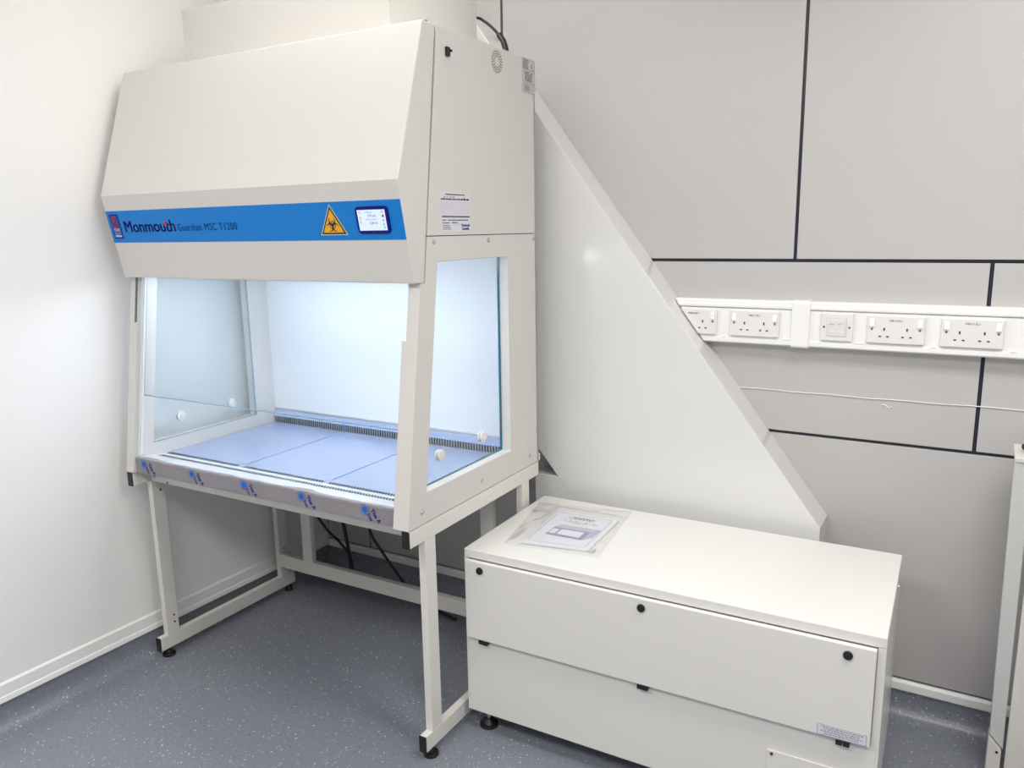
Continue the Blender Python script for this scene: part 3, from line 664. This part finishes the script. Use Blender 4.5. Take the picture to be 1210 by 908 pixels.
class Quad:
    def __init__(s, mb, lift): s.mb = mb; s.l = lift
    def poly(s, pts): s.mb.bm.faces.new([s.mb.bm.verts.new(quadP(a, b, s.l)) for a, b in pts]).material_index = s.mb.mi
    def rect(s, a, b, c, d):
        n = max(1, int(abs(c - a) / .12))
        for i in range(n): s.poly([(a + (c - a) * i / n, b), (a + (c - a) * (i + 1) / n, b), (a + (c - a) * (i + 1) / n, d), (a + (c - a) * i / n, d)])
b = MB(); q = Quad(b, .0084)
for i in range(6):
    e0, e1 = i / 6 * .86 + .07, (i + 1) / 6 * .86 + .07
    q.rect(e0 if i else .07, .05, e1, .056); q.rect(e0, .944, e1, .95)
    q.rect(.07, e0, .077, e1); q.rect(.923, e0, .93, e1)
b.build('cover_border', GREYINK, cov)
b = MB(); q = Quad(b, .0085); scribble(q, .30, .80, .68, 0, .022, 201); scribble(q, .24, .735, .78, 0, .014, 202, .5); scribble(q, .26, .70, .84, 0, .014, 203, .5); scribble(q, .44, .665, .62, 0, .012, 204, .5)
b.build('cover_lettering', GREYINK, cov)
b = MB()
Om = quadP(.36, .835, .0084); Um = (quadP(.7, .835, .0084) - Om); Vm = quadP(.36, .87, .0084) - Om
text_bm(b, 'Monmouth Scientific', Om, Um, Vm, Um.length, Vm.length, .02, lift=.0003); b.build('cover_lettering', INK, cov)
b = MB(); q = Quad(b, .0085)
q.poly([(.24, .50), (.80, .50), (.86, .60), (.30, .60)]); b.mi = 1; q.poly([(.80, .50), (.78, .24), (.90, .36), (.92, .60), (.86, .60)])
b.mi = 2; q.poly([(.24, .50), (.22, .27), (.78, .24), (.80, .50)]); q = Quad(b, .0091); b.mi = 3; q.poly([(.38, .46), (.37, .31), (.72, .29), (.73, .46)]); q.poly([(.25, .45), (.24, .31), (.34, .31), (.35, .45)])
b.build('cover_picture', [PALEINK, LILAC, mat('picture_blue', (.32, .32, .50), .5), PAPER], cov)
b = MB(); q = Quad(b, .0085)
for i in range(24): q.poly([(.012, .03 + i * .04), (.034, .03 + i * .04), (.034, .045 + i * .04), (.012, .045 + i * .04)])
o = b.build('binding_comb', GREYINK, bk); o['kind'] = 'stuff'
b = MB(); p = quadP(.985, .04, .004); b.box(p + Vector((-.004, -.012, -.003)), p + Vector((.022, .012, .003))); b.build('binding_clip', GREYPOST, bk, bevel=.001)
# bag
bag4 = [(.100, .085), (.425, .125), (.372, .565), (.020, .500)]
n = 44; V = []; F = []; r = random.Random(4)
from mathutils import noise
def inq(p):  # roughly over the booklet
    du_ = max(.13 - p.x, p.x - .385, .105 - p.y, p.y - .455); return max(0.0, min(1.0, 1 - du_ / .035)) if du_ > 0 else 1.0
for j in range(n + 1):
    for i in range(n + 1):
        a, c = i / n, j / n
        p = Vector(bag4[0]).lerp(Vector(bag4[1]), a).lerp(Vector(bag4[3]).lerp(Vector(bag4[2]), a), c)
        p += Vector((noise.noise(Vector((a * 3, c * 3, 0))), noise.noise(Vector((a * 3, c * 3, 9))))) * .004
        edge = min(a, 1 - a, c, 1 - c) * 12
        cr_ = abs(noise.noise(Vector((a * 7, c * 5, 3)))) * .012 + abs(noise.noise(Vector((a * 17, c * 15, 5)))) * .007
        k = inq(p); z = .0012 + min(1, edge) * ((1 - k) * cr_ * 1.1 + k * (.0135 + cr_ * .12))
        V.append(boxp(p.x, p.y, z))
off2 = boxp(.26, .29, .0)
V = [v - off2 for v in V]
for j in range(n):
    for i in range(n): F.append((j * (n + 1) + i, j * (n + 1) + i + 1, (j + 1) * (n + 1) + i + 1, (j + 1) * (n + 1) + i))
bagm = MB().quadmesh(V, F).build('plastic_bag', BAG, smooth=True); bagm.location = off2
tag(bagm, 'crinkled clear polythene bag holding the booklet, lying on the white box', 'bag')

# ---------------------------------------------------------------- trunking, sockets
tk = thing('dado_trunking', 'white plastic dado trunking running along the grey panelled wall', 'trunking', (2.6, YB, 1.2780), 0, (2.6, YB, 1.2780))
X0, X1 = 1.60, 4.10; Y = YB - .0003
CLIP = (Vector((1.803, 0, 1.434)), Vector((1.3333, 0, 1.0)).normalized())   # cut along the sloping duct
MB().prism([(Y, 1.278), (Y - .040, 1.278), (Y - .050, 1.283), (Y - .050, 1.298), (Y - .046, 1.3005), (Y - .046, 1.402), (Y, 1.402)], 0, X0, X1).build('lower_body', TRUNK, tk, bevel=.0015)
MB().prism([(Y, 1.4035), (Y - .047, 1.4035), (Y - .050, 1.407), (Y - .050, 1.416), (Y - .046, 1.4175), (Y - .046, 1.4265), (Y - .038, 1.4310), (Y, 1.4310)], 0, X0, X1).build('upper_rail', TRUNK, tk, bevel=.0012)
MB().box((X0, Y - .047, 1.4022), (X1, Y - .010, 1.4034)).build('seam', GREYINK, tk)
MB().prism([(Y, 1.2745), (Y - .052, 1.2760), (Y - .056, 1.282), (Y - .056, 1.425), (Y - .050, 1.4345), (Y, 1.4345)], 0, 2.219, 2.277).build('coupler', TRUNK, tk, bevel=.0015)
CLIP = None
YS = Y - .0465
def double_socket(label):
    t = thing('double_socket', label, 'socket', (0, YS, 1.3055), 0, (0, YS, 1.3055), 'switched double sockets on the trunking')
    MB().box((-.0835, YS - .011, 1.3065), (.0835, YS, 1.3955)).build('face_plate', SOCKET, t, bevel=.003)
    for s in (-1, 1):
        k = MB(); k.prism([(YS - .011, 1.3605), (YS - .0165, 1.3605), (YS - .013, 1.3860), (YS - .011, 1.3860)], 0, s * .0690 - .0075, s * .0690 + .0075)
        k.build('switch', WHITEP, t, bevel=.001)
        k = MB(); k.cyl((s * .0690, YS - .011, 1.3525), (0, -1, 0), .0034, .001, 12); k.build('screw', mat('brass_screw', (.16, .11, .07), .4) if 'brass_screw' not in MATS else MATS['brass_screw'], t)
        c = s * .0330; k = MB(); y0 = YS - .0118
        k.box((c - .0022, y0, 1.3480), (c + .0022, YS - .010, 1.3570)); k.box((c - .0150, y0, 1.3270), (c - .0075, YS - .010, 1.3310)); k.box((c + .0075, y0, 1.3270), (c + .0150, YS - .010, 1.3310))
        k.build('pin_hole', HOLE, t, stuff=True)
    k = MB(); text_bm(k, 'DB1/13L1', (0, YS - .0112, 1.3775), (1, 0, 0), (0, 0, 1), .038, .0062, .02, lift=.0005, align='C'); k.build('circuit_lettering', GREYINK, t)
    return t
def copy_tree(o, parent=None):
    c = o.copy(); COL.objects.link(c)
    if parent: c.parent = parent
    for ch in list(o.children): copy_tree(ch, c)
    return c
DUCTCUT = (Vector((1.803 - 1.8815, 0, 1.434)), Vector((1.3333, 0, 1.0)).normalized())
CLIP = DUCTCUT; first = double_socket('white double socket half hidden by the edge of the sloping duct'); first.location.x = 1.8815; CLIP = None
proto = double_socket('white double socket left of the trunking coupler, clear of the duct')
spots = [(2.0960, 'white double socket left of the trunking coupler, clear of the duct'), (2.5385, 'white double socket next to the small data outlet, on its right'), (2.7490, 'white double socket nearest the right edge of the photograph')]
for i, (x, lb) in enumerate(spots):
    o = proto if i == 0 else copy_tree(proto)
    o.location.x = x
    if lb: o['label'] = lb
t = thing('data_outlet', 'small white twin data outlet between the trunking coupler and a double socket', 'data outlet', (2.3630, YS, 1.3055), 0, (2.3630, YS, 1.3055))
MB().box((2.3130, YS - .010, 1.3060), (2.4130, YS, 1.3975)).build('face_plate', SOCKET, t, bevel=.003)
md_ = MB().box((2.3330, YS - .0125, 1.3230), (2.3930, YS - .0100, 1.3820)).build('module', SOCKET, t, bevel=.001)
k = MB(); Fp = Flat(k, (0, YS - .0125, 0), (1, 0, 0), (0, 0, 1)); Fp.frame(2.3328, 1.3228, 2.3932, 1.3822, .0008)
for c in (2.3490, 2.3775): Fp.frame(c - .0115, 1.3300, c + .0115, 1.3490, .0010); Fp.frame(c - .0115, 1.3550, c + .0115, 1.3700, .0008)
k.build('port_outline', PALEINK, md_, stuff=True)
k = MB(); Fp = Flat(k, (0, YS - .0125, 0), (1, 0, 0), (0, 0, 1), .0006)
for i, c in enumerate((2.3490, 2.3775)): scribble(Fp, c - .009, 1.3612, c + .009, 0, .0022, 300 + i)
k.build('port_lettering', PALEBLUE, md_, stuff=True)
for x in (2.3240, 2.4020):
    k = MB(); k.cyl((x, YS - .010, 1.3520), (0, -1, 0), .0036, .001, 12); k.build('screw', MATS['brass_screw'], t)
# raised joint covers between the sockets
for xa, xb in ((1.985, 1.995), (2.190, 2.215), (2.418, 2.448), (2.640, 2.658), (2.850, 2.868)):
    MB().box((xa, Y - .0515, 1.2995), (xb, Y - .0462, 1.3030)).build('clip', TRUNK, tk)

# ---------------------------------------------------------------- cables and wire
r = random.Random(2)
pts = [(1.62 + i * .06, YB - .0025, 1.1130 + .0012 * math.sin(i * 1.7) + (0.006 * (i - 15) / 10 if i > 15 else 0)) for i in range(35)]
tag(MB().tube(pts, .0017, 6).build('white_wire', TRUNK, smooth=True), 'thin white wire stuck along the grey wall below the trunking', 'wire')
tag(MB().tube(smooth_path([(2.508, YB - .0018, 1.094), (2.520, YB - .0018, 1.0945), (2.533, YB - .0018, 1.086), (2.541, YB - .0018, 1.090)], 4), .0018, 6).build('cable_offcut', TRUNK, smooth=True), 'short scrap of white wire stuck to the grey wall under the trunking', 'wire')
def cabpt(x, y, z): c, s = math.cos(RA), math.sin(RA); return (x * c - y * s, x * s + y * c, z)
pl = thing('power_cable', 'black power cable with moulded plug arching up from the cabinet top', 'cable', (1.301, -.106, ZT))
b = MB(); o_ = Vector((1.301, -.106, ZT))
def rel(ps): return [Vector(p) - o_ for p in ps]
b.tube(smooth_path(rel([(1.262, -.095, 2.345), (1.2289, -.03, 2.3568), (1.2015, -.03, 2.3856), (1.1667, -.03, 2.4128), (1.1367, -.03, 2.4282), (1.05, -.01, 2.445), (.95, .0, 2.43), (.85, .01, 2.35)])), .0048, 10); b.build('cord', CABLE, pl, smooth=True)
b = MB(); b.tube(rel([(1.3010, -.106, ZT + .001), (1.2960, -.102, 2.295), (1.2870, -.100, 2.318), (1.2690, -.097, 2.342)]), .0105, 10); b.build('plug', BLACK, pl, bevel=.001)
def under(name, pts, r_, label):
    tag(MB().tube(smooth_path([Vector(p) for p in pts]), r_, 10).build(name, CABLE, smooth=True), label, 'cable', None)
under('trailing_cable', [(-.005, .06, .43), (.04, .09, .345), (.1201, .1, .2542), (.1780, .105, .214), (.2200, .125, .150), (.2250, .14, .09), (.2150, .15, .012)], .0062, 'black cable bowing right under the cabinet, leftmost of the three')
under('trailing_cable', [(.22, .075, .62), (.232, .075, .42), (.2470, .075, .3212), (.2660, .075, .218), (.2805, .075, .122), (.290, .08, .012)], .0085, 'thick black cable hanging straight down under the cabinet, middle of three')
under('trailing_cable', [(.33, .11, .50), (.3874, .1, .3091), (.4488, .1, .2243), (.5815, .1, .0846), (.66, .09, .025), (.76, .08, .010), (.90, .05, .010)], .0062, 'black cable sloping right to the floor under the cabinet, rightmost of three')

# ---------------------------------------------------------------- second stand at the right edge of the view
rs = thing('equipment_stand', 'grey-white steel equipment stand cut by the right edge of the photograph', 'stand', (3.2, 0.06, 0), 0, (3.2, 0.06, 0))
MB().prism([(2.8955, .168), (2.9330, .128), (2.9260, 1.030), (2.8830, 1.030)], 1, 0.0, .035).build('post', GREYPOST, rs, bevel=.002)
MB().prism([(2.8935, 0.03), (2.9300, .03), (2.9290, .128), (2.8935, .166)], 1, -.012, .045).build('foot_bracket', POWDER, rs, bevel=.001)
k = MB(); k.cyl((2.9180, -.012, .122), (0, -1, 0), .004, .002, 10); k.build('screw', HOLE, rs)
MB().box((2.9400, -.010, .03), (3.55, .008, 1.02)).build('front_sheet', POWDER, rs, bevel=.002)
MB().box((2.8830, -.004, 1.020), (3.55, .16, 1.034)).build('top', POWDER, rs, bevel=.002)
MB().box((3.51, .010, .03), (3.55, .14, 1.02)).build('post', GREYPOST, rs, bevel=.002)
for x in (2.912, 3.53):
    k = MB(); k.cyl((x, .02, 0), (0, 0, 1), .018, .03, 16); k.build('foot', BLACK, rs)
o = MB().tube(smooth_path([(2.95, .05, 1.039), (2.925, .045, 1.040), (2.906, .055, 1.046), (2.903, .07, 1.052), (2.915, .09, 1.050), (2.96, .10, 1.039), (3.05, .08, 1.039)]), .0038, 8).build('loose_cable', CABLE, smooth=True)
tag(o, 'thin black cable looped on top of the stand at the right edge', 'cable')
